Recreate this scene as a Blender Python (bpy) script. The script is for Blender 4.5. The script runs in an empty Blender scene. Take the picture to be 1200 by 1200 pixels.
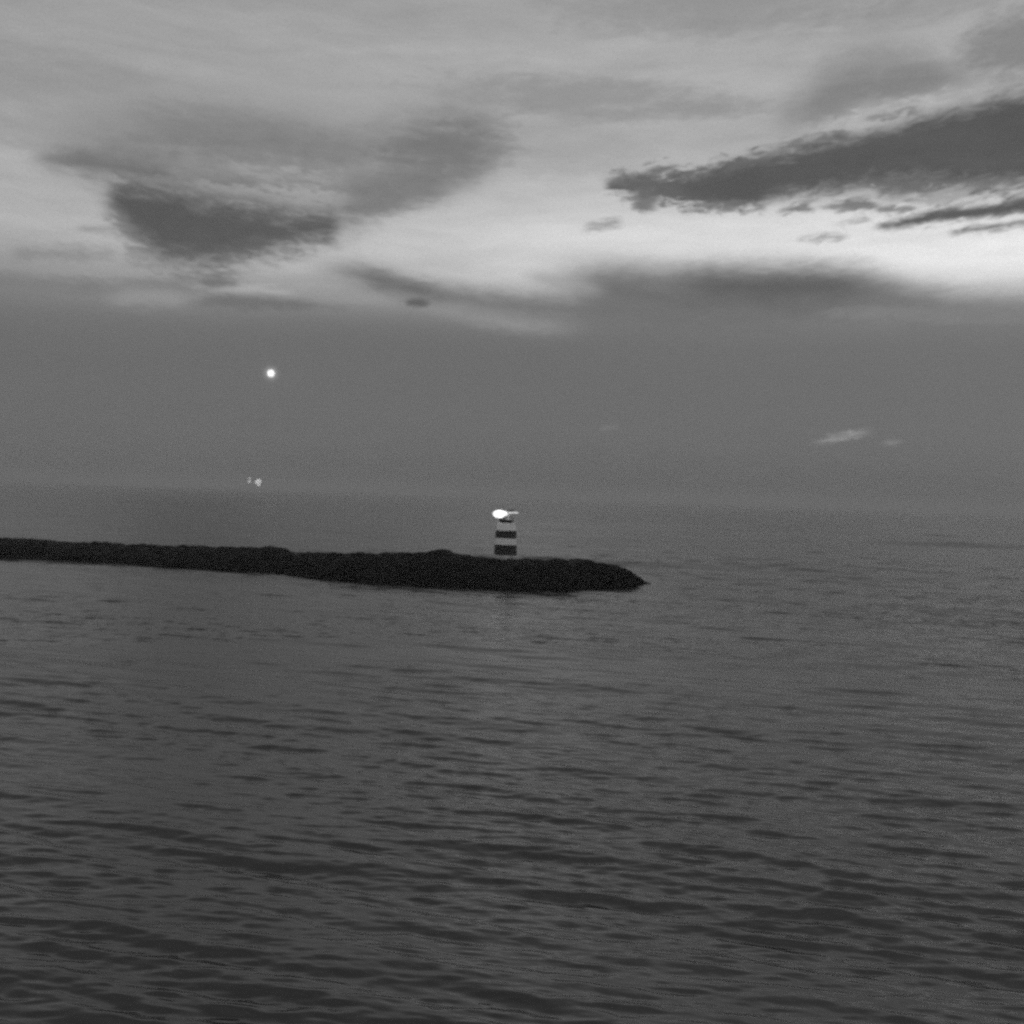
import bpy, bmesh, math, random
import numpy as np
from mathutils import Vector, Matrix, noise as mnoise

SC = bpy.context.scene
COL = SC.collection
random.seed(7)
rng = np.random.default_rng(11)

# ------------------------------------------------------------------ camera
CAM_H = 10.0
FPX = 1230.0                      # focal length in photo pixels (1200 px wide)
PITCH = math.atan(18.0 / FPX)     # looking slightly down
ROLL = math.atan(0.033)           # the horizon falls to the right
cam_data = bpy.data.cameras.new('camera')
cam = bpy.data.objects.new('camera', cam_data)
COL.objects.link(cam)
cam_data.sensor_width = 36.0
cam_data.lens = 36.0 * FPX / 1200.0
cam_data.clip_start = 0.1
cam_data.clip_end = 2.0e6
ROT = Matrix.Rotation(math.radians(90) - PITCH, 3, 'X') @ Matrix.Rotation(ROLL, 3, 'Z')
cam.matrix_world = Matrix.Translation((0, 0, CAM_H)) @ ROT.to_4x4()
SC.camera = cam


def pdir(px, py):
    """direction in the world in which the photo shows a point"""
    return (ROT @ Vector(((px - 600) / FPX, (600 - py) / FPX, -1.0))).normalized()


def azel(px, py):
    d = pdir(px, py)
    return math.degrees(math.atan2(d.x, d.y)), math.degrees(math.asin(d.z))


def at_dist(px, py, Y):
    d = pdir(px, py)
    k = Y / d.y
    return Vector((d.x * k, Y, CAM_H + d.z * k))


def on_water(px, py):
    d = pdir(px, py)
    k = -CAM_H / d.z
    return Vector((d.x * k, d.y * k, 0.0))


def lin(v):
    c = v / 255.0
    return c / 12.92 if c <= 0.04045 else ((c + 0.055) / 1.055) ** 2.4


# ------------------------------------------------------------------ helpers
def tag(o, label=None, cat=None, group=None, kind=None):
    if label: o['label'] = label
    if cat: o['category'] = cat
    if group: o['group'] = group
    if kind: o['kind'] = kind
    return o


def empty(name, loc, rz=0.0):
    o = bpy.data.objects.new(name, None)
    o.location = loc
    o.rotation_euler = (0, 0, rz)
    o.empty_display_size = 0.3
    COL.objects.link(o)
    return o


def obj(name, bm, mats, parent=None, smooth=False):
    me = bpy.data.meshes.new(name)
    bm.normal_update()
    bm.to_mesh(me)
    bm.free()
    if not isinstance(mats, (list, tuple)):
        mats = [mats]
    for m in mats:
        me.materials.append(m)
    if smooth:
        for p in me.polygons:
            p.use_smooth = True
    o = bpy.data.objects.new(name, me)
    COL.objects.link(o)
    if parent:
        o.parent = parent
    return o


def lathe(bm, prof, cx=0, cy=0, n=32, mat=None, cap=True):
    """prof: list of (r, z); mat: material index per segment"""
    rings = []
    for r, z in prof:
        rings.append([bm.verts.new((cx + r * math.cos(2 * math.pi * i / n), cy + r * math.sin(2 * math.pi * i / n), z)) for i in range(n)])
    for k in range(len(rings) - 1):
        for i in range(n):
            f = bm.faces.new((rings[k][i], rings[k][(i + 1) % n], rings[k + 1][(i + 1) % n], rings[k + 1][i]))
            if mat:
                f.material_index = mat[k]
    if cap:
        f = bm.faces.new(list(reversed(rings[0])))
        f = bm.faces.new(rings[-1])
        if mat:
            f.material_index = mat[-1]
    return bm


def box(bm, x0, x1, y0, y1, z0, z1, top=1.0, bev=0.0):
    cx, cy = (x0 + x1) / 2, (y0 + y1) / 2
    vs = []
    for z, s in ((z0, 1.0), (z1, top)):
        for x, y in ((x0, y0), (x1, y0), (x1, y1), (x0, y1)):
            vs.append(bm.verts.new((cx + (x - cx) * s, cy + (y - cy) * s, z)))
    fs = [(3, 2, 1, 0), (4, 5, 6, 7), (0, 1, 5, 4), (1, 2, 6, 5), (2, 3, 7, 6), (3, 0, 4, 7)]
    faces = [bm.faces.new([vs[i] for i in f]) for f in fs]
    if bev > 0:
        es = list({e for f in faces for e in f.edges})
        bmesh.ops.bevel(bm, geom=es, offset=bev, segments=2, affect='EDGES')
    return bm


def tube(bm, a, b, r, n=8):
    a, b = Vector(a), Vector(b)
    d = (b - a).normalized()
    u = d.orthogonal().normalized()
    w = d.cross(u)
    ra, rb = [], []
    for i in range(n):
        c = math.cos(2 * math.pi * i / n) * u + math.sin(2 * math.pi * i / n) * w
        ra.append(bm.verts.new(a + c * r))
        rb.append(bm.verts.new(b + c * r))
    for i in range(n):
        bm.faces.new((ra[i], ra[(i + 1) % n], rb[(i + 1) % n], rb[i]))
    bm.faces.new(list(reversed(ra)))
    bm.faces.new(rb)


def ellipsoid(bm, c, rx, ry, rz, sub=4):
    m = Matrix.Translation(c) @ Matrix.Diagonal((rx, ry, rz, 1))
    bmesh.ops.create_icosphere(bm, subdivisions=sub, radius=1.0, matrix=m)


# ------------------------------------------------------------------ materials
def mat_new(name):
    m = bpy.data.materials.new(name)
    m.use_nodes = True
    nt = m.node_tree
    return m, nt, nt.nodes['Principled BSDF']


def mat_plain(name, v, rough=0.6, var=0.25, scale=3.0, bump=0.0):
    m, nt, b = mat_new(name)
    tc = nt.nodes.new('ShaderNodeTexCoord')
    nz = nt.nodes.new('ShaderNodeTexNoise')
    nz.inputs['Scale'].default_value = scale
    nz.inputs['Detail'].default_value = 6
    nt.links.new(tc.outputs['Object'], nz.inputs['Vector'])
    cr = nt.nodes.new('ShaderNodeValToRGB')
    a, c = v * (1 - var), v * (1 + var)
    cr.color_ramp.elements[0].position = 0.3
    cr.color_ramp.elements[1].position = 0.7
    cr.color_ramp.elements[0].color = (a, a, a, 1)
    cr.color_ramp.elements[1].color = (c, c, c, 1)
    nt.links.new(nz.outputs['Fac'], cr.inputs['Fac'])
    nt.links.new(cr.outputs['Color'], b.inputs['Base Color'])
    b.inputs['Roughness'].default_value = rough
    if bump:
        bp = nt.nodes.new('ShaderNodeBump')
        bp.inputs['Strength'].default_value = 0.6
        bp.inputs['Distance'].default_value = bump
        nt.links.new(nz.outputs['Fac'], bp.inputs['Height'])
        nt.links.new(bp.outputs['Normal'], b.inputs['Normal'])
    return m


def mat_light(name, strength, base=0.8):
    m, nt, b = mat_new(name)
    b.inputs['Base Color'].default_value = (base, base, base, 1)
    b.inputs['Emission Color'].default_value = (1, 1, 1, 1)
    b.inputs['Emission Strength'].default_value = strength
    return m


M_ROCK = mat_plain('wet_dark_rock', 0.004, 0.75, 0.45, 1.3, 0.15)
M_ROCK.node_tree.nodes['Principled BSDF'].inputs['Specular IOR Level'].default_value = 0.1
M_CONC = mat_plain('pale_concrete', 0.42, 0.8, 0.2, 2.0, 0.02)
M_WHITE = mat_plain('white_paint', 0.84, 0.5, 0.08, 2.5)
M_DARK = mat_plain('dark_paint', 0.014, 0.6, 0.25, 2.5)
M_METAL = mat_plain('dark_metal', 0.05, 0.5, 0.2, 4.0)
M_HULL = mat_plain('ship_hull_paint', 0.25, 0.6, 0.15, 0.2)
M_SHIPW = mat_plain('ship_white_paint', 0.6, 0.6, 0.08, 0.2)
M_LAMP = mat_light('beacon_lamp_light', 1.25)
M_STREAK = mat_light('streak_glow', 0.75)
M_GLOW = mat_light('bright_light_glow', 3.4)
M_GLOW2 = mat_light('faint_light_glow', 1.9)


# ------------------------------------------------------------------ the sky (world)
class NB:
    """small node-math builder"""
    def __init__(self, nt):
        self.nt = nt

    def n(self, t):
        return self.nt.nodes.new(t)

    def put(self, sock, v):
        if isinstance(v, (int, float)):
            sock.default_value = v
        else:
            self.nt.links.new(v, sock)

    def m(self, op, a, b=None, c=None, clamp=False):
        nd = self.n('ShaderNodeMath')
        nd.operation = op
        nd.use_clamp = clamp
        self.put(nd.inputs[0], a)
        if b is not None: self.put(nd.inputs[1], b)
        if c is not None: self.put(nd.inputs[2], c)
        return nd.outputs[0]

    def add(self, a, b): return self.m('ADD', a, b)
    def sub(self, a, b): return self.m('SUBTRACT', a, b)
    def mul(self, a, b): return self.m('MULTIPLY', a, b)
    def mad(self, a, b, c): return self.m('MULTIPLY_ADD', a, b, c)

    def sstep(self, x, lo, hi, o0=0.0, o1=1.0):
        nd = self.n('ShaderNodeMapRange')
        nd.interpolation_type = 'SMOOTHSTEP'
        self.put(nd.inputs['Value'], x)
        self.put(nd.inputs['From Min'], lo)
        self.put(nd.inputs['From Max'], hi)
        self.put(nd.inputs['To Min'], o0)
        self.put(nd.inputs['To Max'], o1)
        return nd.outputs['Result']

    def lmap(self, x, lo, hi, o0=0.0, o1=1.0):
        nd = self.n('ShaderNodeMapRange')
        nd.clamp = True
        self.put(nd.inputs['Value'], x)
        self.put(nd.inputs['From Min'], lo)
        self.put(nd.inputs['From Max'], hi)
        self.put(nd.inputs['To Min'], o0)
        self.put(nd.inputs['To Max'], o1)
        return nd.outputs['Result']

    def curve(self, x, pts):
        """pts in 0..1 x 0..1"""
        nd = self.n('ShaderNodeFloatCurve')
        cm = nd.mapping
        c = cm.curves[0]
        pts = sorted(pts)
        while len(c.points) < len(pts):
            c.points.new(0.5, 0.5)
        for p, (a, b) in zip(c.points, pts):
            p.location = (a, b)
            p.handle_type = 'AUTO_CLAMPED'
        cm.update()
        self.put(nd.inputs['Value'], x)
        return nd.outputs['Value']

    def mix(self, a, b, f):
        return self.mad(self.sub(b, a), f, a)

    def noise(self, vec, scale, detail=6.0, rough=0.55, dist=0.0):
        nd = self.n('ShaderNodeTexNoise')
        nd.noise_dimensions = '3D'
        self.nt.links.new(vec, nd.inputs['Vector'])
        nd.inputs['Scale'].default_value = scale
        nd.inputs['Detail'].default_value = detail
        nd.inputs['Roughness'].default_value = rough
        nd.inputs['Distortion'].default_value = dist
        return nd.outputs['Fac']

    def vec(self, x, y, z=0.0):
        nd = self.n('ShaderNodeCombineXYZ')
        self.put(nd.inputs[0], x)
        self.put(nd.inputs[1], y)
        self.put(nd.inputs[2], z)
        return nd.outputs[0]


world = bpy.data.worlds.new('World')
SC.world = world
world.use_nodes = True
nt = world.node_tree
for nd in list(nt.nodes):
    nt.nodes.remove(nd)
B = NB(nt)
SUN_AZ, SUN_EL = 62.0, 3.0
tc = B.n('ShaderNodeTexCoord')
sep = B.n('ShaderNodeSeparateXYZ')
nt.links.new(tc.outputs['Generated'], sep.inputs[0])
X, Y, Z = sep.outputs
AZ = B.mul(B.m('ARCTAN2', X, Y), 57.29578)          # degrees from north, positive to the east
ELr = B.mul(B.m('ARCSINE', Z), 57.29578)
EL = B.m('MAXIMUM', ELr, 0.0)

PX = 57.29578 / FPX                                  # degrees per photo pixel
warp = B.noise(B.vec(B.mul(AZ, 0.10), B.mul(EL, 0.22), 3.1), 1.0, 3.0, 0.5)
warp = B.sub(warp, 0.5)
elw = B.mad(warp, 1.6, EL)
# noise fields shared by the clouds, all centred on 0
n_med = B.sub(B.noise(B.vec(B.mul(AZ, 0.55), B.mul(elw, 1.5), 0.0), 1.0, 5.0, 0.6), 0.5)
ELS = B.mad(B.mul(AZ, AZ), -0.0035, EL)   # cloud grain leans outwards
n_fine = B.sub(B.noise(B.vec(B.mul(AZ, 1.15), B.mul(ELS, 3.6), 7.3), 1.0, 4.0, 0.52, 0.5), 0.5)
n_strk = B.sub(B.noise(B.vec(B.mad(EL, 0.3, B.mul(AZ, 0.11)), B.mad(AZ, -0.05, B.mul(elw, 0.9)), 2.0), 1.0, 7.0, 0.58), 0.5)
n_puff = B.sub(B.noise(B.vec(B.mul(AZ, 0.8), B.mul(EL, 1.6), 21.0), 1.0, 4.0, 0.55), 0.5)


def el_of(py, px=600):
    return azel(px, py)[1]


# ---- base: brightness by elevation (thin cloud over a clear western sky, haze below)
E_TOP = 90.0
prof = [(600, 86), (584, 88), (560, 92), (540, 97), (500, 102), (460, 105), (425, 108), (400, 114), (380, 128), (360, 150), (340, 168),
        (310, 190), (280, 194), (240, 188), (200, 180), (150, 174), (90, 174), (50, 172), (0, 165)]
pts = [(max(0.0, (el_of(y) + 2) / 45.0), lin(v)) for y, v in prof]
pts += [((29 + 2) / 45.0, 0.43), ((35 + 2) / 45.0, 0.38), (1.0, 0.30)]
base = B.curve(B.m('MULTIPLY', B.add(EL, 2.0), 1 / 45.0, clamp=True), pts)
# the sky is dimmer on the left
side = B.lmap(AZ, -30.0, 4.0, 0.84, 1.02)
up_only = B.sstep(EL, 6.0, 13.0)
base = B.mul(base, B.mix(1.0, side, up_only))
behind = B.sstep(B.m('ABSOLUTE', AZ), 45.0, 140.0, 1.0, 1.35)  # unseen sky behind the viewer, brightened to light the pale tower bands
base = B.mul(base, behind)


def ell(px, py, rx, ry, soft=1.0, rot=0.0):
    """gaussian patch round the direction of a photo point; radii in photo pixels"""
    a, e = azel(px, py)
    da, de = B.sub(AZ, a), B.sub(EL, e)
    c, s = math.cos(math.radians(rot)), math.sin(math.radians(rot))
    u = B.mad(da, c / (rx * PX), B.mul(de, s / (rx * PX)))
    v = B.mad(da, -s / (ry * PX), B.mul(de, c / (ry * PX)))
    d2 = B.mad(u, u, B.mul(v, v))
    return B.m('EXPONENT', B.mul(d2, -1.0)), d2


# afterglow low on the right
g, _ = ell(1330, 292, 560, 58)
base = B.mad(g, 0.38, base)
g, _ = ell(760, 265, 330, 55)
base = B.mad(g, 0.07, base)
g, _ = ell(60, 330, 260, 60)
base = B.mad(g, 0.03, base)
# streaks in the thin cloud (only above the haze bank)
streak_w = B.sstep(EL, 7.0, 11.0)
base = B.mul(base, B.mad(B.mul(n_strk, streak_w), 0.45, 1.0))
base = B.mul(base, B.mad(n_med, 0.16, 1.0))


def cloud(sky, top, bot, val, opac=0.95, soft=14, nf=10, nm=10, taper=0.05, puff=0.0, inner=0.12, strk=0.0):
    """a cloud between a top and a bottom edge; the edges are photo points turned into directions"""
    T = [azel(*p) for p in top]
    Bo = [azel(*p) for p in bot]
    a0 = min(T[0][0], Bo[0][0]); a1 = max(T[-1][0], Bo[-1][0])
    es = [e for _, e in T + Bo]
    e0, e1 = min(es) - 0.3, max(es) + 0.3
    t = B.m('MULTIPLY', B.sub(AZ, a0), 1 / (a1 - a0), clamp=True)
    ct = B.curve(t, [((a - a0) / (a1 - a0), (e - e0) / (e1 - e0)) for a, e in T])
    cb = B.curve(t, [((a - a0) / (a1 - a0), (e - e0) / (e1 - e0)) for a, e in Bo])
    v = B.mul(B.sub(EL, e0), 1 / (e1 - e0))
    d = B.mul(B.m('MINIMUM', B.sub(ct, v), B.sub(v, cb)), (e1 - e0) / PX)   # photo pixels inside the edge
    d = B.mad(n_fine, nf * 5.0, d)
    d = B.mad(n_med, nm * 4.0, d)
    if puff:
        d = B.mad(n_puff, puff * 5.0, d)
    if strk:
        d = B.mad(n_strk, strk * 4.5, d)
    mk = B.sstep(d, -soft * 0.7, soft * 0.8)
    tp = B.mul(B.sstep(t, 0.0, taper), B.sstep(t, 1.0 - taper, 1.0, 1.0, 0.0)) if a1 < 26 else B.sstep(t, 0.0, taper)
    mk = B.mul(B.mul(mk, tp), opac)
    cv = B.mul(B.mad(n_strk, inner * 3, B.mad(n_puff, inner * 2.5, B.mad(n_fine, inner * 1.5, 1.0))), lin(val))
    return B.mix(sky, cv, mk)


def patch(sky, px, py, rx, ry, val, opac, rot=0.0, nf=0.5):
    g, d2 = ell(px, py, rx, ry, rot=rot)
    d2 = B.mad(n_fine, nf * 3, d2)
    d2 = B.mad(n_med, nf * 2, d2)
    d2 = B.mad(n_strk, nf * 4, d2)
    mk = B.mul(B.sstep(d2, 0.0, 1.6, 1.0, 0.0), opac)
    return B.mix(sky, lin(val), mk)


S = base
# ---- faint veils high up
S = patch(S, 900, -5, 230, 34, 142, 0.6, 3, 0.5)
S = patch(S, 1195, 48, 60, 34, 120, 0.7, 10, 0.5)
S = patch(S, 1075, 12, 90, 16, 142, 0.5, 3, 0.5)
S = patch(S, 700, 116, 200, 22, 138, 0.6, -2, 0.5)
S = patch(S, 60, 120, 170, 50, 140, 0.35, 0, 0.5)
S = patch(S, 640, 175, 130, 30, 160, 0.4, -4, 0.5)
S = cloud(S, [(290, 62), (450, 56), (640, 50)], [(290, 66), (450, 63), (640, 58)], 184, 0.35, 6, 1, 2, 0.3)
# ---- upper left veil
S = cloud(S, [(10, 186), (100, 152), (200, 128), (300, 128), (400, 142), (480, 132), (550, 124), (620, 150)],
          [(10, 188), (90, 208), (150, 224), (250, 244), (330, 256), (390, 272), (440, 258), (500, 238), (560, 216), (620, 176)],
          134, 0.85, 40, 4, 10, 0.14, strk=18, inner=0.22)
S = patch(S, 525, 178, 80, 38, 110, 0.55, 14, 0.6)
S = patch(S, 300, 160, 130, 26, 124, 0.45, -3, 0.5)
S = cloud(S, [(25, 184), (80, 177), (150, 184), (225, 203)], [(25, 187), (80, 197), (130, 208), (225, 216)], 110, 0.8, 16, 3, 3, 0.2, strk=4)
S = cloud(S, [(190, 203), (260, 206), (340, 222), (420, 230)], [(190, 213), (260, 228), (340, 242), (420, 242)], 112, 0.65, 14, 5, 6, 0.2, strk=8)
S = cloud(S, [(380, 224), (440, 210), (490, 210), (540, 218)], [(380, 262), (430, 262), (480, 244), (540, 228)], 116, 0.7, 20, 6, 6, 0.25, strk=7)
# bright gaps between the veil and the dark cloud
S = cloud(S, [(130, 200), (220, 211), (300, 222), (360, 226), (430, 226)], [(130, 206), (220, 222), (300, 236), (360, 246), (430, 244)], 172, 0.75, 10, 9, 6, 0.2, strk=10)
S = cloud(S, [(250, 196), (330, 202), (410, 206)], [(250, 204), (330, 214), (410, 216)], 160, 0.65, 8, 8, 6, 0.2, strk=10)
# ---- dark left cloud: a dark heart with softer ragged skirts
S = cloud(S, [(105, 228), (140, 216), (200, 217), (250, 228), (300, 236), (350, 246), (385, 248), (412, 262)],
          [(105, 232), (130, 262), (160, 294), (200, 312), (230, 316), (270, 312), (310, 303), (350, 292), (392, 283), (412, 272)],
          108, 0.75, 28, 8, 5, 0.1, puff=4, inner=0.1)
S = cloud(S, [(118, 222), (150, 216), (200, 222), (250, 234), (300, 243), (350, 251), (385, 253), (404, 262)],
          [(118, 224), (145, 260), (170, 286), (200, 302), (230, 306), (270, 303), (310, 295), (350, 285), (388, 277), (404, 271)],
          80, 0.9, 30, 6, 4, 0.08, puff=3.5, inner=0.13)
S = cloud(S, [(80, 267), (120, 264), (168, 266)], [(80, 269), (120, 271), (168, 274)], 128, 0.6, 7, 2, 2, 0.25)
S = cloud(S, [(118, 252), (135, 250), (155, 254)], [(118, 258), (135, 262), (155, 268)], 124, 0.5, 8, 5, 2, 0.25)
S = cloud(S, [(140, 296), (160, 290), (180, 296)], [(140, 302), (160, 308), (180, 308)], 140, 0.5, 9, 6, 2, 0.25)
# wisps below it
S = cloud(S, [(60, 334), (150, 328), (230, 322), (300, 326)], [(60, 346), (150, 344), (230, 340), (300, 336)], 124, 0.7, 11, 5, 4, 0.3, strk=6)
S = cloud(S, [(228, 328), (255, 324), (285, 330)], [(228, 336), (255, 339), (285, 337)], 112, 0.7, 9, 4, 2, 0.25)
S = cloud(S, [(195, 331), (220, 333), (250, 343)], [(195, 338), (220, 344), (250, 350)], 132, 0.6, 8, 5, 2, 0.25)
S = cloud(S, [(0, 292), (60, 288), (150, 292)], [(0, 308), (60, 304), (150, 300)], 128, 0.6, 11, 4, 6, 0.2, strk=8)
S = cloud(S, [(-60, 322), (40, 322), (140, 334)], [(-60, 338), (40, 342), (140, 342)], 122, 0.7, 13, 4, 6, 0.2, strk=8)
S = cloud(S, [(110, 348), (180, 342), (240, 350)], [(110, 358), (180, 356), (240, 358)], 165, 0.45, 13, 4, 4, 0.3, strk=7)
S = cloud(S, [(230, 340), (300, 334), (360, 344)], [(230, 344), (300, 346), (360, 348)], 184, 0.65, 7, 3, 3, 0.3, strk=4)
# ---- upper right veil
S = cloud(S, [(890, 142), (940, 104), (980, 66), (1020, 50), (1070, 58), (1110, 78), (1170, 88)],
          [(890, 150), (950, 152), (1000, 136), (1050, 124), (1100, 112), (1170, 100)],
          134, 0.75, 36, 5, 9, 0.16, strk=7, puff=4)
S = patch(S, 1070, 94, 55, 16, 116, 0.5, 6, 0.4)
S = patch(S, 985, 112, 40, 18, 120, 0.45, 25, 0.4)
# bright rims above the dark bank
S = cloud(S, [(910, 160), (985, 142), (1040, 128), (1100, 116), (1180, 104)], [(910, 180), (985, 166), (1040, 152), (1100, 138), (1180, 116)], 208, 0.75, 14, 8, 4, 0.25)
S = cloud(S, [(905, 174), (945, 159), (985, 151), (1010, 148)], [(905, 182), (940, 178), (985, 164), (1010, 156)], 122, 0.85, 10, 6, 3, 0.25)
S = cloud(S, [(1000, 141), (1040, 131), (1090, 121)], [(1000, 146), (1040, 139), (1090, 129)], 140, 0.8, 7, 6, 2, 0.3)
# ---- dark right bank, ragged at its western end
S = cloud(S, [(815, 206), (850, 192), (900, 178), (950, 167), (1000, 155), (1040, 146), (1080, 134), (1150, 118), (1200, 108), (1350, 86)],
          [(815, 226), (850, 240), (900, 236), (950, 230), (1000, 228), (1040, 230), (1080, 233), (1120, 230), (1150, 224), (1200, 220), (1350, 216)],
          76, 0.95, 21, 5, 2, 0.10, puff=3, inner=0.13)
S = cloud(S, [(702, 215), (735, 204), (765, 202), (800, 200), (850, 192), (900, 182)],
          [(702, 219), (735, 230), (752, 232), (780, 236), (820, 242), (900, 244)],
          84, 0.93, 13, 10, 3, 0.08, puff=5, inner=0.09)
S = patch(S, 757, 232, 17, 17, 108, 0.9, -60, 0.7)
S = patch(S, 742, 214, 30, 9, 100, 0.85, 0, 0.6)
S = patch(S, 850, 222, 60, 14, 84, 0.8, 0, 0.5)
S = cloud(S, [(755, 203), (775, 196), (800, 190)], [(755, 210), (775, 207), (800, 198)], 110, 0.75, 8, 5, 2, 0.25)
S = cloud(S, [(790, 212), (815, 197), (840, 192)], [(790, 216), (815, 208), (840, 200)], 112, 0.75, 8, 5, 2, 0.25)
S = cloud(S, [(840, 198), (880, 180), (910, 174)], [(840, 206), (880, 194), (910, 186)], 106, 0.7, 10, 7, 2, 0.25)
S = cloud(S, [(800, 244), (850, 236), (905, 238)], [(800, 247), (850, 247), (905, 242)], 120, 0.7, 8, 5, 2, 0.25)
# lighter ragged underside
S = cloud(S, [(970, 214), (1040, 206), (1100, 204), (1160, 208), (1230, 210)], [(970, 226), (1040, 224), (1100, 226), (1160, 222), (1230, 216)], 116, 0.7, 12, 10, 4, 0.2)
S = cloud(S, [(985, 224), (1010, 220), (1035, 226)], [(985, 232), (1010, 233), (1035, 233)], 190, 0.8, 7, 8, 2, 0.25)
S = cloud(S, [(1070, 228), (1110, 222), (1150, 220), (1180, 218)], [(1070, 234), (1110, 233), (1150, 230), (1180, 226)], 176, 0.75, 7, 9, 3, 0.25)
S = cloud(S, [(1130, 226), (1155, 217), (1175, 219)], [(1130, 232), (1155, 227), (1175, 224)], 76, 0.7, 7, 5, 2, 0.25)
# streaks hanging under it
S = cloud(S, [(1015, 268), (1070, 253), (1110, 243), (1150, 240), (1200, 233), (1320, 220)],
          [(1015, 270), (1080, 264), (1130, 257), (1150, 256), (1200, 250), (1320, 244)], 66, 0.93, 8, 3, 2, 0.08)
S = cloud(S, [(1170, 234), (1200, 229), (1320, 216)], [(1170, 239), (1200, 236), (1320, 228)], 96, 0.7, 6, 2, 1, 0.15)
S = cloud(S, [(1100, 273), (1150, 264), (1200, 257), (1320, 244)], [(1100, 275), (1150, 272), (1200, 266), (1320, 258)], 88, 0.85, 7, 3, 1, 0.12)
S = cloud(S, [(982, 239), (1004, 233), (1030, 239)], [(982, 242), (1004, 246), (1030, 243)], 66, 0.9, 8, 3, 1, 0.22)
S = cloud(S, [(950, 240), (985, 235), (1045, 238)], [(950, 244), (985, 247), (1045, 243)], 128, 0.85, 7, 5, 2, 0.25)
S = cloud(S, [(905, 246), (930, 240), (960, 243)], [(905, 250), (930, 250), (960, 248)], 108, 0.9, 7, 4, 2, 0.25)
S = cloud(S, [(1015, 248), (1050, 242), (1085, 241)], [(1015, 251), (1050, 249), (1085, 246)], 118, 0.85, 6, 4, 1, 0.25)
S = cloud(S, [(930, 279), (960, 275), (1000, 274)], [(930, 282), (960, 281), (1000, 277)], 140, 0.85, 5, 3, 1, 0.25)
S = cloud(S, [(970, 261), (1000, 257), (1030, 257)], [(970, 263), (1000, 262), (1030, 260)], 160, 0.8, 6, 4, 1, 0.25)
S = cloud(S, [(676, 268), (705, 259), (735, 255)], [(676, 272), (705, 271), (735, 262)], 146, 0.75, 9, 5, 2, 0.25)
# ---- haze bank with its uneven top
S = cloud(S, [(-250, 390), (0, 388), (100, 386), (300, 380), (420, 372), (520, 374), (600, 378), (680, 366), (760, 358), (860, 362), (960, 358), (1030, 352), (1080, 350), (1130, 352), (1200, 352), (1400, 348)],
          [(-250, 548), (0, 548), (100, 548), (300, 548), (420, 548), (520, 548), (600, 548), (680, 548), (760, 548), (860, 548), (960, 548), (1030, 548), (1080, 548), (1130, 548), (1200, 548), (1400, 548)],
          108, 0.80, 64, 2, 8, 0.03, strk=6, inner=0.03)
# long dark bank on the haze
S = cloud(S, [(610, 318), (660, 306), (720, 306), (800, 308), (880, 306), (960, 309), (1020, 316), (1080, 336), (1160, 352), (1240, 356)],
          [(610, 330), (660, 352), (720, 384), (800, 396), (880, 396), (960, 388), (1020, 380), (1080, 380), (1160, 384), (1240, 376)],
          110, 0.9, 32, 2, 4, 0.2, strk=4, inner=0.05)
S = cloud(S, [(760, 322), (830, 318), (920, 317), (1000, 316), (1060, 334)], [(760, 340), (830, 352), (920, 356), (1000, 350), (1060, 342)], 82, 0.8, 30, 2, 4, 0.28, strk=4, inner=0.05)
S = cloud(S, [(640, 320), (700, 326), (780, 340), (860, 348)], [(640, 326), (700, 344), (780, 360), (860, 362)], 100, 0.55, 18, 3, 4, 0.25, strk=5)
# streaks sweeping down from the upper left
S = cloud(S, [(345, 314), (400, 308), (440, 314), (500, 330), (570, 342), (640, 348), (720, 346), (800, 348)],
          [(345, 322), (400, 330), (450, 342), (510, 354), (580, 368), (650, 376), (730, 382), (800, 380)], 114, 0.9, 22, 2, 4, 0.18, strk=2, inner=0.05)
S = cloud(S, [(410, 314), (450, 322), (500, 338), (540, 348)], [(410, 326), (450, 340), (500, 351), (540, 355)], 100, 0.8, 17, 2, 2, 0.3, strk=1)
S = cloud(S, [(600, 316), (660, 322), (720, 336)], [(600, 326), (660, 340), (720, 348)], 165, 0.7, 12, 2, 2, 0.3, strk=2)
S = cloud(S, [(470, 352), (540, 362), (620, 374), (700, 384)], [(470, 360), (540, 374), (620, 390), (700, 394)], 148, 0.75, 14, 2, 2, 0.3, strk=2)
S = cloud(S, [(340, 340), (400, 344), (480, 354)], [(340, 350), (400, 354), (480, 360)], 154, 0.6, 14, 2, 2, 0.3, strk=2)
S = patch(S, 1120, 368, 110, 10, 134, 0.5, -2, 0.4)
S = patch(S, 1000, 366, 40, 7, 132, 0.5, 2, 0.4)
# small flakes
S = cloud(S, [(210, 354), (260, 346), (310, 347), (390, 357)], [(210, 357), (265, 362), (330, 363), (390, 361)], 108, 0.75, 9, 3, 2, 0.2)
S = cloud(S, [(370, 356), (390, 358), (412, 359)], [(370, 359), (390, 365), (412, 362)], 118, 0.5, 8, 3, 2, 0.25)
S = cloud(S, [(472, 354), (490, 349), (508, 354)], [(472, 356), (490, 360), (508, 357)], 88, 0.85, 6, 2, 1, 0.22)
# small lit wisps in the haze bank
S = cloud(S, [(938, 522), (975, 511), (1000, 505), (1030, 504)], [(938, 524), (975, 517), (1000, 513), (1030, 508)], 160, 0.75, 6, 4, 1, 0.35)
S = cloud(S, [(1030, 518), (1046, 515), (1062, 516)], [(1030, 521), (1046, 521), (1062, 519)], 140, 0.7, 5, 2, 1, 0.3)
S = cloud(S, [(698, 502), (712, 498), (730, 501)], [(698, 504), (712, 505), (730, 503)], 125, 0.6, 5, 2, 1, 0.3)
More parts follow.
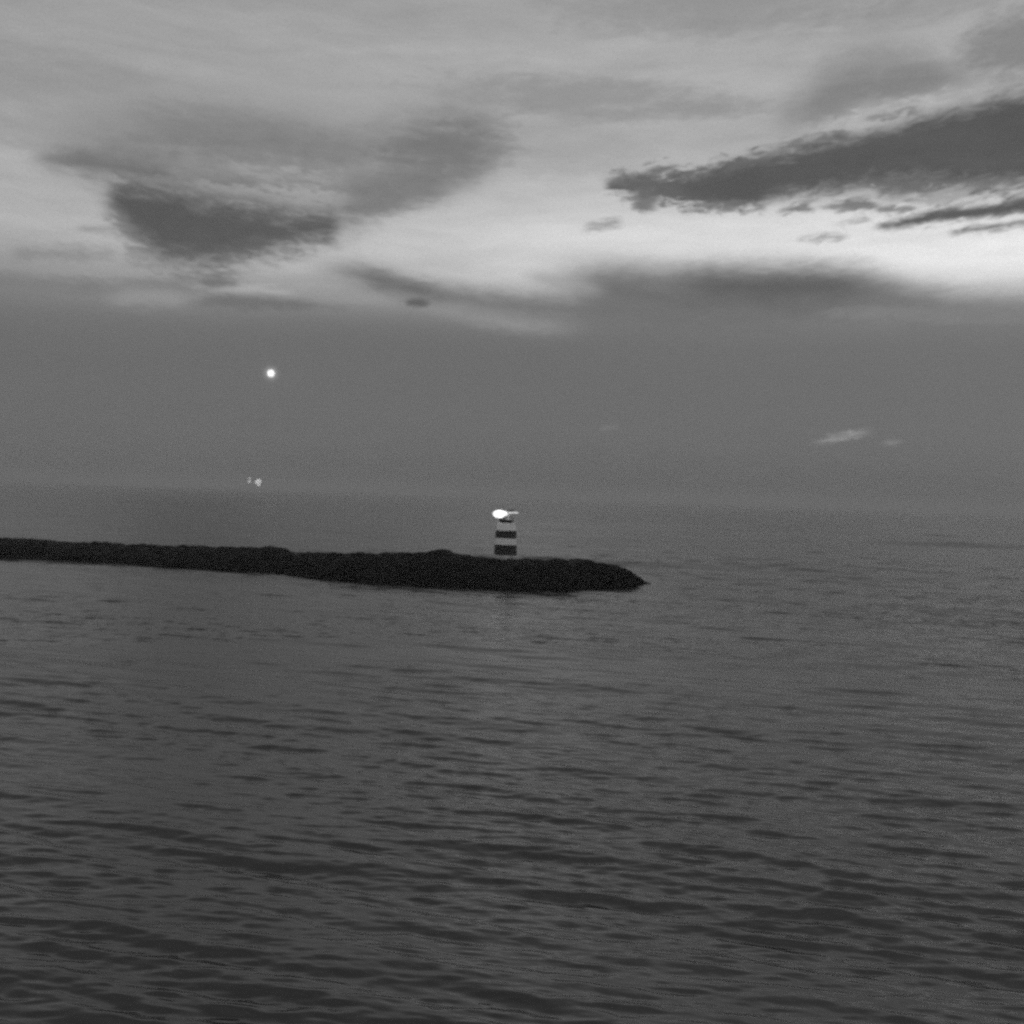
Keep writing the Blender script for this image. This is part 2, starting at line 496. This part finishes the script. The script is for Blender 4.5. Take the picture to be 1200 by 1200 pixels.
# moonlight scattered in the haze close round the moon
MOON_PX = (317.5, 437.5)
g, _ = ell(MOON_PX[0], MOON_PX[1], 5.4, 5.4)
S = B.mad(g, 0.42, S)
g, _ = ell(MOON_PX[0], MOON_PX[1], 30, 26)
S = B.mad(g, 0.005, S)
# fine film grain worked into the sky's brightness
n_grain = B.sub(B.noise(B.vec(B.mul(AZ, 11.0), B.mul(EL, 11.0), 40.0), 1.0, 2.0, 0.8), 0.5)
S = B.mul(S, B.mad(n_grain, 0.50, 1.0))

sky = B.n('ShaderNodeTexSky')
sky.sky_type = 'NISHITA'
sky.sun_disc = False
sky.sun_elevation = math.radians(SUN_EL)
sky.sun_rotation = math.radians(SUN_AZ)
bw = B.n('ShaderNodeRGBToBW')
nt.links.new(sky.outputs[0], bw.inputs[0])
# the clear sky shows faintly through the cloud layer
total = B.mad(bw.outputs[0], 0.06, B.mul(S, 9.4))
comb = B.n('ShaderNodeCombineColor')
for i in range(3):
    nt.links.new(total, comb.inputs[i])
bg = B.n('ShaderNodeBackground')
bg.inputs['Strength'].default_value = 0.1
nt.links.new(comb.outputs[0], bg.inputs['Color'])
out = B.n('ShaderNodeOutputWorld')
nt.links.new(bg.outputs[0], out.inputs['Surface'])
world.cycles.sampling_method = 'MANUAL'
world.cycles.sample_map_resolution = 1024

# weak, wide afterglow light
sd = bpy.data.lights.new('sun', 'SUN')
sd.energy = 0.08
sd.angle = math.radians(12)
sd.color = (1.0, 0.99, 0.98)
so = bpy.data.objects.new('sun', sd)
COL.objects.link(so)
a, e = math.radians(SUN_AZ), math.radians(SUN_EL)
sdir = Vector((math.sin(a) * math.cos(e), math.cos(a) * math.cos(e), math.sin(e)))
so.rotation_euler = sdir.to_track_quat('Z', 'Y').to_euler()
so.location = (200, 100, 60)

# ------------------------------------------------------------------ the sea
def build_sea():
    h = CAM_H
    th = np.concatenate([np.linspace(70, 34, 40, endpoint=False), np.linspace(34, 8, 700, endpoint=False), np.linspace(8, 0.35, 640, endpoint=False),
                         np.linspace(0.35, 0.0265, 24)])
    r = h / np.tan(np.radians(th))
    fine = np.linspace(-33, 33, 1150)
    coarse_r = np.linspace(33, 180, 110)[1:]
    phi = np.radians(np.concatenate([-coarse_r[::-1], fine, coarse_r[:-1]]))
    nr, npz = len(r), len(phi)
    dr = np.gradient(r)
    dphi = np.gradient(phi)
    R, P = np.meshgrid(r.astype(np.float32), phi.astype(np.float32), indexing='ij')
    x = (R * np.sin(P)).astype(np.float32)
    y = (R * np.cos(P)).astype(np.float32)
    z = np.zeros_like(x)
    ox = np.zeros_like(x)
    oy = np.zeros_like(x)
    # wind patches: rougher and smoother areas, drawn out along the crests
    pat = np.zeros_like(x)
    for i in range(14):
        lam = 10 ** rng.uniform(1.0, 2.1)
        a = math.radians(20) + rng.normal(0, 0.35)
        k = 2 * math.pi / lam
        pat += np.sin(k * (x * math.sin(a) * 0.8 + y * math.cos(a)) + rng.uniform(0, 6.28)) / math.sqrt(7)
    pat = np.clip(1.0 + 0.22 * pat, 0.55, 1.5)
    # calmer in the lee of the breakwater, choppier in the open water behind it
    rr = np.hypot(x, y)
    lee = np.interp(rr, [0, 40, 75, 118, 132, 165], [1.0, 0.95, 0.78, 0.8, 1.15, 1.35])
    pat = (pat * lee).astype(np.float32)
    lams = list(10 ** np.linspace(math.log10(0.16), math.log10(9.0), 165) * rng.uniform(0.94, 1.06, 165))
    lams += list(10 ** np.linspace(math.log10(9.0), math.log10(55.0), 26) * rng.uniform(0.94, 1.06, 26))
    lams += [-v for v in rng.uniform(2.5, 5.5, 14)]          # one longer train running more across
    lost = np.zeros(nr)
    DX = dphi[None, :] * r[:, None]
    for lam in lams:
        cross = lam < 0
        lam = abs(lam)
        # direction of travel, from north: short ripples nearly straight at the viewer, longer waves more across
        f = min(1.0, max(0.0, math.log(lam / 0.5) / math.log(8.0)))
        mean = math.radians(7 + 14 * f)
        if lam >= 9.0: mean = math.radians(14)
        a = mean + rng.normal(0, 0.13 + 0.10 * (1 - f))
        sl = 0.034 * math.exp(-((math.log(lam / 0.7)) / 1.45) ** 2)
        if lam >= 9.0: sl = 0.0135
        if cross:
            a = math.radians(27) + rng.normal(0, 0.09)
            sl = 0.016
        skew = 0.35 if lam < 1.5 else 0.15   # steeper on the lee side
        k = 2 * math.pi / lam
        kx, ky = math.sin(a), math.cos(a)
        eff = np.maximum(dr, 1e-4)
        w = np.clip((lam / (1.4 * eff) - 1.0) / 0.9, 0, 1)
        w = (w * w * (3 - 2 * w))
        lost += sl * sl * 0.5 * (1 - w * w)
        rows = np.nonzero(w > 0.001)[0]
        if len(rows) == 0: continue
        cm = np.clip((lam / (2.0 * DX[rows]) - 0.6) / 1.0, 0, 1)
        ph = k * (kx * x[rows] + ky * y[rows]) + rng.uniform(0, 6.283)
        A = (sl / k) * w[rows][:, None] * cm * pat[rows]
        s_, c_ = np.sin(ph), np.cos(ph)
        z[rows] += (A * c_).astype(np.float32)
        ox[rows] -= (A * (0.2 * s_ * kx)).astype(np.float32)
        oy[rows] -= (A * (0.2 * s_ * ky + skew * c_)).astype(np.float32)
    x += ox
    y += oy
    co = np.stack([x, y, z], axis=-1).reshape(-1, 3).astype(np.float32)
    idx = np.arange(nr * npz).reshape(nr, npz)
    nxt = np.roll(idx, -1, axis=1)
    # normal up: going outward in r and clockwise in phi
    q = np.stack([idx[:-1], nxt[:-1], nxt[1:], idx[1:]], axis=-1).reshape(-1, 4)
    q = q[:, ::-1]
    # fill the hole under the viewer with a fan
    me = bpy.data.meshes.new('sea')
    c_i = len(co)
    co = np.vstack([co, [[0, 0, 0]]]).astype(np.float32)
    tri = np.stack([idx[0], np.full(npz, c_i), nxt[0]], axis=-1)[:, ::-1]
    nv, nq, ntr = len(co), len(q), len(tri)
    me.vertices.add(nv)
    me.vertices.foreach_set('co', co.ravel())
    loops = np.concatenate([q.ravel(), tri.ravel()]).astype(np.int32)
    me.loops.add(len(loops))
    me.loops.foreach_set('vertex_index', loops)
    me.polygons.add(nq + ntr)
    starts = np.concatenate([np.arange(nq) * 4, nq * 4 + np.arange(ntr) * 3]).astype(np.int32)
    me.polygons.foreach_set('loop_start', starts)
    me.polygons.foreach_set('use_smooth', np.ones(nq + ntr, dtype=bool))
    me.update(calc_edges=True)
    # slope variance that the mesh cannot carry far out becomes micro-roughness
    at = me.attributes.new('ripple', 'FLOAT', 'POINT')
    alpha2 = 0.0025 + 0.10 * lost
    rg = np.sqrt(np.sqrt(alpha2))
    val = np.concatenate([np.repeat(rg, npz), [rg[0]]]).astype(np.float32)
    at.data.foreach_set('value', val)
    return me


sea_me = build_sea()
m, snt, bsdf = mat_new('sea_water')
bsdf.inputs['Base Color'].default_value = (0.006, 0.006, 0.006, 1)
bsdf.inputs['IOR'].default_value = 1.75
at = snt.nodes.new('ShaderNodeAttribute')
at.attribute_name = 'ripple'
snt.links.new(at.outputs['Fac'], bsdf.inputs['Roughness'])
geo = snt.nodes.new('ShaderNodeNewGeometry')
mp = snt.nodes.new('ShaderNodeMapping')
mp.inputs['Rotation'].default_value = (0, 0, math.radians(20))
mp.inputs['Scale'].default_value = (0.35, 1.0, 1.0)
snt.links.new(geo.outputs['Position'], mp.inputs['Vector'])
nz = snt.nodes.new('ShaderNodeTexNoise')
nz.inputs['Scale'].default_value = 5.0
nz.inputs['Detail'].default_value = 3.0
snt.links.new(mp.outputs[0], nz.inputs['Vector'])
bp = snt.nodes.new('ShaderNodeBump')
bp.inputs['Strength'].default_value = 0.06
bp.inputs['Distance'].default_value = 0.03
snt.links.new(nz.outputs['Fac'], bp.inputs['Height'])
snt.links.new(bp.outputs['Normal'], bsdf.inputs['Normal'])
sea_me.materials.append(m)
sea = bpy.data.objects.new('sea', sea_me)
COL.objects.link(sea)
tag(sea, 'dark rippled sea with long low wave crests reaching the hazy horizon', 'sea', kind='structure')

# ------------------------------------------------------------------ breakwater
front_px = [(-330, 636), (-150, 645), (0, 648.5), (60, 651.5), (150, 656), (250, 663.5), (330, 669), (370, 676), (400, 681.5),
            (440, 685.5), (520, 688.5), (580, 691.5), (620, 693), (650, 694.5), (668, 694), (682, 690), (720, 688.5), (745, 688.5), (760, 687)]
crest_px = [(-330, 618), (-150, 625), (0, 631.5), (50, 633), (70, 636), (100, 636.5), (200, 640.5), (260, 641.5), (300, 642.5), (330, 643.5), (338, 648), (400, 649.5),
            (440, 649.5), (500, 648.5), (525, 648), (545, 651), (570, 655.5), (612, 657), (640, 656), (690, 658), (712, 661.5), (735, 668.5), (748, 676.5), (757, 682), (763, 686)]
fr = [(p[0], on_water(*p)) for p in front_px]


def ipol(tab, x):
    if x <= tab[0][0]: return tab[0][1]
    for (a, va), (b, vb) in zip(tab, tab[1:]):
        if x <= b:
            t = (x - a) / (b - a)
            return va + (vb - va) * t
    return tab[-1][1]


def cr_width(px):      # half width, front waterline to crest
    return 7.0 if px < 640 else max(1.6, 7.0 - (px - 640) / 120 * 5.4)


def breakwater_section(px):
    """front foot, crest front, crest back, back foot as world points"""
    f = ipol(fr, px)
    w = cr_width(px)
    cy = ipol(crest_px, px)
    c = at_dist(px, cy, f.y + w)
    c.z = max(c.z, 0.25)
    return f, c, w


bm = bmesh.new()
NS, NC = 560, 44
rows = []
for i in range(NS + 1):
    px = -330 + (763 + 330) * i / NS
    f, c, w = breakwater_section(px)
    row = []
    for j in range(NC + 1):
        t = j / NC * 3.2 - 0.25      # -0.25 foot below water .. 1 crest .. 1.9 top back .. 2.95 back foot
        if t < 1:
            k = max(-0.25, t)
            p = Vector((f.x + (c.x - f.x) * k, f.y + w * k, 0))
            zz = c.z * (math.sin(max(k, 0) * math.pi / 2) ** 0.8) if k > 0 else k * 5
        elif t < 1.6:
            p = Vector((c.x, c.y + (t - 1) * 6.0, 0))
            zz = c.z - (t - 1) * 0.25
        else:
            k = (t - 1.6)
            p = Vector((c.x, c.y + 3.6 + k * w * 0.8, 0))
            zz = (c.z - 0.15) * max(-0.4, 1 - k * 1.0)
        q = Vector((p.x, p.y, zz))
        d = mnoise.voronoi(q * 0.55)[0]
        lump = (0.55 - d[0]) * 0.75 + mnoise.fractal(q * 0.25, 1.0, 2.0, 3) * 0.25
        fade = min(1.0, c.z / 1.5)
        q.z += lump * 0.65 * fade
        q.y -= lump * 0.45 * fade * (1 if t < 1 else 0)
        row.append(bm.verts.new(q))
    rows.append(row)
for a, b in zip(rows, rows[1:]):
    for j in range(NC):
        bm.faces.new((a[j], b[j], b[j + 1], a[j + 1]))
bm.faces.new(list(reversed(rows[-1])))
bmesh.ops.recalc_face_normals(bm, faces=bm.faces)
breakwater = obj('breakwater', bm, M_ROCK, smooth=False)
tag(breakwater, 'long low black rock breakwater reaching into the sea from the left', 'breakwater')


def rock_into(bm, c, s, seed):
    vs0 = len(bm.verts)
    r = random.Random(seed)
    rot = Matrix.Rotation(r.uniform(0, 6.28), 4, 'Z') @ Matrix.Rotation(r.uniform(-0.5, 0.5), 4, 'X')
    m = Matrix.Translation(c) @ rot @ Matrix.Diagonal((s * r.uniform(0.8, 1.3), s * r.uniform(0.7, 1.1), s * r.uniform(0.55, 0.85), 1))
    ret = bmesh.ops.create_icosphere(bm, subdivisions=2, radius=1.0, matrix=m)
    for v in ret['verts']:
        o = v.co - c
        k = 1 + 0.28 * mnoise.noise(o / s * 1.1 + Vector((seed * 3.7, 0, 0))) + 0.12 * mnoise.noise(o / s * 2.7 + Vector((0, seed * 1.3, 0)))
        v.co = c + o * k


bm = bmesh.new()
for i in range(1150):
    px = random.uniform(-310, 753)
    f, c, w = breakwater_section(px)
    t = random.uniform(-0.05, 1.0) ** 1.0
    t = max(0.0, t)
    s = random.uniform(0.32, 0.72) * min(1.0, 0.45 + c.z / 4)
    zz = c.z * (math.sin(t * math.pi / 2) ** 0.8)
    p = Vector((f.x + (c.x - f.x) * t, f.y + w * t, zz - s * 0.42))
    rock_into(bm, p, s, i)
rocks = obj('armour_rocks', bm, M_ROCK, breakwater)
tag(rocks, kind='stuff')


def boulder(px, py, wpx, hpx, label, seed, back=0.6):
    f, c, w = breakwater_section(px)
    p = at_dist(px, py, f.y + w + back)
    mpp = p.y / FPX
    bm = bmesh.new()
    rock_into(bm, Vector((0, 0, 0)), 1.0, seed)
    for v in bm.verts:
        v.co.x *= wpx * mpp / 2.0
        v.co.y *= wpx * mpp / 2.4
        v.co.z *= hpx * mpp / 1.3
    bmesh.ops.subdivide_edges(bm, edges=bm.edges[:], cuts=1, use_grid_fill=True, smooth=0.4)
    o = obj('boulder', bm, M_ROCK)
    o.location = p
    tag(o, label, 'boulder', 'boulders on the breakwater crest')


boulder(112, 637, 9, 6, 'small dark boulder poking up from the thin far-left stretch of the breakwater crest', 301)
boulder(177, 640, 8, 5, 'smallest dark boulder on the crest, right of another small one on the thin stretch', 302)
boulder(318, 645, 38, 7, 'long flat dark boulder on the crest where the breakwater starts to widen', 303)
boulder(455, 651, 26, 6, 'low dark boulder on the crest halfway between the long flat one and the tallest hump', 304)
boulder(516, 649, 38, 11, 'tallest dark boulder hump on the crest just left of the striped lighthouse', 305)
boulder(681, 659, 36, 8, 'rounded dark boulder on the sloping crest right of the lighthouse', 306)
boulder(754, 685.5, 18, 6, 'low dark boulder at the very tip of the breakwater, awash', 307, -0.5)

# ------------------------------------------------------------------ lighthouse
LY = 123.0
lb = at_dist(592, 654.5, LY)
u = LY / FPX


def zl(py):       # local height of a photo row at the lighthouse
    return at_dist(592, py, LY).z - lb.z


lh = empty('lighthouse', lb)
tag(lh, 'small round lighthouse with dark and white bands and a lit white lamp on the breakwater', 'lighthouse')
bm = bmesh.new()
lathe(bm, [(1.75, -1.6), (1.75, zl(651.2)), (1.68, zl(650.4)), (0.5, zl(650.2))], n=40)
obj('plinth', bm, M_CONC, lh)
bm = bmesh.new()
r0 = 13.3 * u
lathe(bm, [(r0, zl(650.4)), (r0 * 0.985, zl(638)), (r0 * 0.975, zl(638)), (r0 * 0.95, zl(630.5)), (r0 * 0.945, zl(630.5)),
           (r0 * 0.91, zl(621.5)), (r0 * 0.90, zl(621.5)), (r0 * 0.80, zl(613.2)), (r0 * 0.6, zl(612.6))],
      n=48, mat=[0, 1, 1, 0, 0, 1, 1, 1])
obj('tower', bm, [M_DARK, M_WHITE], lh, smooth=False)
bm = bmesh.new()
lathe(bm, [(6.6 * u, zl(612.8)), (8.0 * u, zl(611.4)), (8.2 * u, zl(609.2)), (3 * u, zl(609.0))], n=36)
obj('gallery_deck', bm, M_DARK, lh)
bm = bmesh.new()
for i in range(10):
    a = 2 * math.pi * i / 10
    if abs(a - math.pi) < 0.9: continue
    c = Vector((math.cos(a) * 7.6 * u, math.sin(a) * 7.6 * u, 0))
    tube(bm, c + Vector((0, 0, zl(609.3))), c + Vector((0, 0, zl(603.0))), 0.022, 6)
n = 30
for i in range(n):
    a0 = -math.pi + 0.95 + (2 * math.pi - 1.9) * i / n
    a1 = -math.pi + 0.95 + (2 * math.pi - 1.9) * (i + 1) / n
    for zz in (603.0, 606.2):
        tube(bm, (math.cos(a0) * 7.6 * u, math.sin(a0) * 7.6 * u, zl(zz)), (math.cos(a1) * 7.6 * u, math.sin(a1) * 7.6 * u, zl(zz)), 0.02, 6)
obj('gallery_railing', bm, M_METAL, lh)
bm = bmesh.new()
lathe(bm, [(3.2 * u, zl(609.2)), (3.0 * u, zl(602.2)), (2.6 * u, zl(601.9))], cx=4.2 * u, n=20)
obj('lantern_post', bm, M_WHITE, lh)
bm = bmesh.new()
lathe(bm, [(4.0 * u, zl(599.3)), (4.2 * u, zl(598.8)), (2.4 * u, zl(597.9)), (0.6 * u, zl(597.3)), (0.4 * u, zl(596.6))], cx=5.6 * u, n=28)
obj('lantern_roof', bm, M_DARK, lh)
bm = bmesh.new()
tube(bm, (2.0 * u, 0, zl(600.6)), (13.4 * u, 0, zl(600.4)), 0.65 * u, 12)  # smeared trail of the lamp's light, built as a glowing tube
obj('lamp_streak', bm, M_STREAK, lh, smooth=True)
bm = bmesh.new()
tube(bm, (-7.4 * u, 0, zl(609.3)), (-7.4 * u, 0, zl(606.0)), 0.2, 12)
tube(bm, (-7.4 * u, 0, zl(607.9)), (-2.0 * u, 0, zl(609.1)), 0.1, 10)
br = obj('lamp_bracket', bm, M_METAL, lh)
bm = bmesh.new()
ellipsoid(bm, (-7.6 * u, -0.1, zl(602.6)), 8.6 * u, 0.75, 4.8 * u, 4)
for v in bm.verts:                     # the lamp's flare, built into its shape, narrows towards the streak
    if v.co.x > -7.6 * u:
        k = (v.co.x + 7.6 * u) / (9.2 * u)
        f = 1 - 0.25 * k
        v.co.y *= f
        v.co.z = zl(602.6) + (v.co.z - zl(602.6)) * f + 1.2 * u * k * k
obj('lamp', bm, M_LAMP, lh, smooth=True)

# ------------------------------------------------------------------ moon
MD = 400000.0
d = pdir(*MOON_PX)
bm = bmesh.new()
ellipsoid(bm, (0, 0, 0), MD * 3.9 / FPX, MD * 3.9 / FPX, MD * 3.9 / FPX, 5)
moon = obj('moon', bm, mat_light('moonlight', 1.5, 0.12), smooth=True)
moon.location = Vector((0, 0, CAM_H)) + d * MD
tag(moon, 'small bright round white moon alone in the grey sky above the ships', 'moon')

# ------------------------------------------------------------------ ships
def ship(px, label, Y, lamps, sc):
    base = at_dist(px, 572, Y)
    base.z = 0
    root = empty('ship', base, 0.12)
    tag(root, label, 'ship', 'ships with lights on the horizon')
    mp = Y / FPX
    bm = bmesh.new()
    L, W, H = 70 * sc, 12 * sc, 7.5 * sc
    prof = [(-0.5, 0.75), (-0.4, 0.95), (0.0, 1.0), (0.3, 0.92), (0.44, 0.5), (0.5, 0.04)]
    secs = []
    for t, k in prof:
        sh = 1.0 + 0.25 * max(0, t) * 2
        secs.append([bm.verts.new((s * W / 2 * k * q, t * L, z)) for s, q, z in
                     ((-1, 0.75, -2.0), (-1, 1.0, H * sh), (1, 1.0, H * sh), (1, 0.75, -2.0))])
    for a, b in zip(secs, secs[1:]):
        for i in range(4):
            bm.faces.new((a[i], a[(i + 1) % 4], b[(i + 1) % 4], b[i]))
    bm.faces.new(secs[0])
    bm.faces.new(list(reversed(secs[-1])))
    bmesh.ops.recalc_face_normals(bm, faces=bm.faces)
    obj('hull', bm, M_HULL, root)
    bm = bmesh.new()
    box(bm, -W * 0.42, W * 0.42, -L * 0.42, -L * 0.2, H, H * 1.9, 0.96, 0.2)
    box(bm, -W * 0.36, W * 0.36, -L * 0.40, -L * 0.23, H * 1.9 + 0.005, H * 2.6, 0.95, 0.2)
    obj('superstructure', bm, M_SHIPW, root)
    bm = bmesh.new()
    zt = max(p[1] for p in lamps)
    top = at_dist(px, zt, Y).z
    tube(bm, (0, -L * 0.3, H * 2.5), (0, -L * 0.3, top + 1.0), 0.45, 8)
    tube(bm, (-W * 0.3, -L * 0.3, top * 0.85), (W * 0.3, -L * 0.3, top * 0.85), 0.25, 8)
    obj('mast', bm, M_METAL, root)
    for lx, ly, rx, rz, mt in lamps:
        p = at_dist(lx, ly, Y - L * 0.3)
        bm = bmesh.new()
        ellipsoid(bm, (p.x - base.x, -L * 0.45, p.z), rx * mp, rx * mp * 0.6, rz * mp, 3)  # ship's light swollen to a glowing ball, its bloom built into the size
        obj('light_glow', bm, mt, root, smooth=True)


ship(302.6, 'distant ship with the larger brighter white light, right of the pair on the horizon', 4200,
     [(302.8, 564.2, 3.0, 3.1, M_GLOW), (299.3, 564.8, 1.2, 1.6, M_GLOW2), (302.6, 568.0, 2.0, 1.4, M_GLOW2)], 1.1)
ship(292.0, 'distant ship with two small faint lights one above the other on the horizon', 4300,
     [(292.0, 560.6, 1.5, 0.9, M_GLOW2), (291.7, 564.5, 1.2, 1.7, M_GLOW2)], 0.9)

# ------------------------------------------------------------------ air
HAZE = 0.00034
if HAZE:
    bm = bmesh.new()
    box(bm, -24500, 24500, -24500, 24500, -3.0, 60.0)
    hm = bpy.data.materials.new('haze_air')
    hm.use_nodes = True
    hn = hm.node_tree
    hn.nodes.remove(hn.nodes['Principled BSDF'])
    pv = hn.nodes.new('ShaderNodeVolumePrincipled')
    pv.inputs['Color'].default_value = (0.8, 0.8, 0.8, 1)
    pv.inputs['Density'].default_value = HAZE
    pv.inputs['Anisotropy'].default_value = 0.2
    hn.links.new(pv.outputs[0], hn.nodes['Material Output'].inputs['Volume'])
    hz = obj('haze', bm, hm)
    tag(hz, 'thin grey evening haze lying over the sea', 'haze', kind='stuff')

# ------------------------------------------------------------------ render settings
SC.view_settings.view_transform = 'Standard'
SC.view_settings.look = 'None'
SC.view_settings.exposure = 0.0
SC.view_settings.gamma = 1.0
SC.view_settings.use_curve_mapping = False
SC.cycles.filter_width = 1.8
SC.cycles.use_adaptive_sampling = True
SC.cycles.adaptive_threshold = 0.05
SC.cycles.adaptive_min_samples = 40
# a hand-held evening shot: wide open and focused a little short
cam_data.dof.use_dof = True
cam_data.dof.focus_distance = 14.0
cam_data.dof.aperture_fstop = 0.95
SC.cycles.sample_clamp_indirect = 0.8
SC.cycles.sample_clamp_direct = 1.3
SC.cycles.volume_bounces = 1
SC.cycles.max_bounces = 6
SC.cycles.use_denoising = False
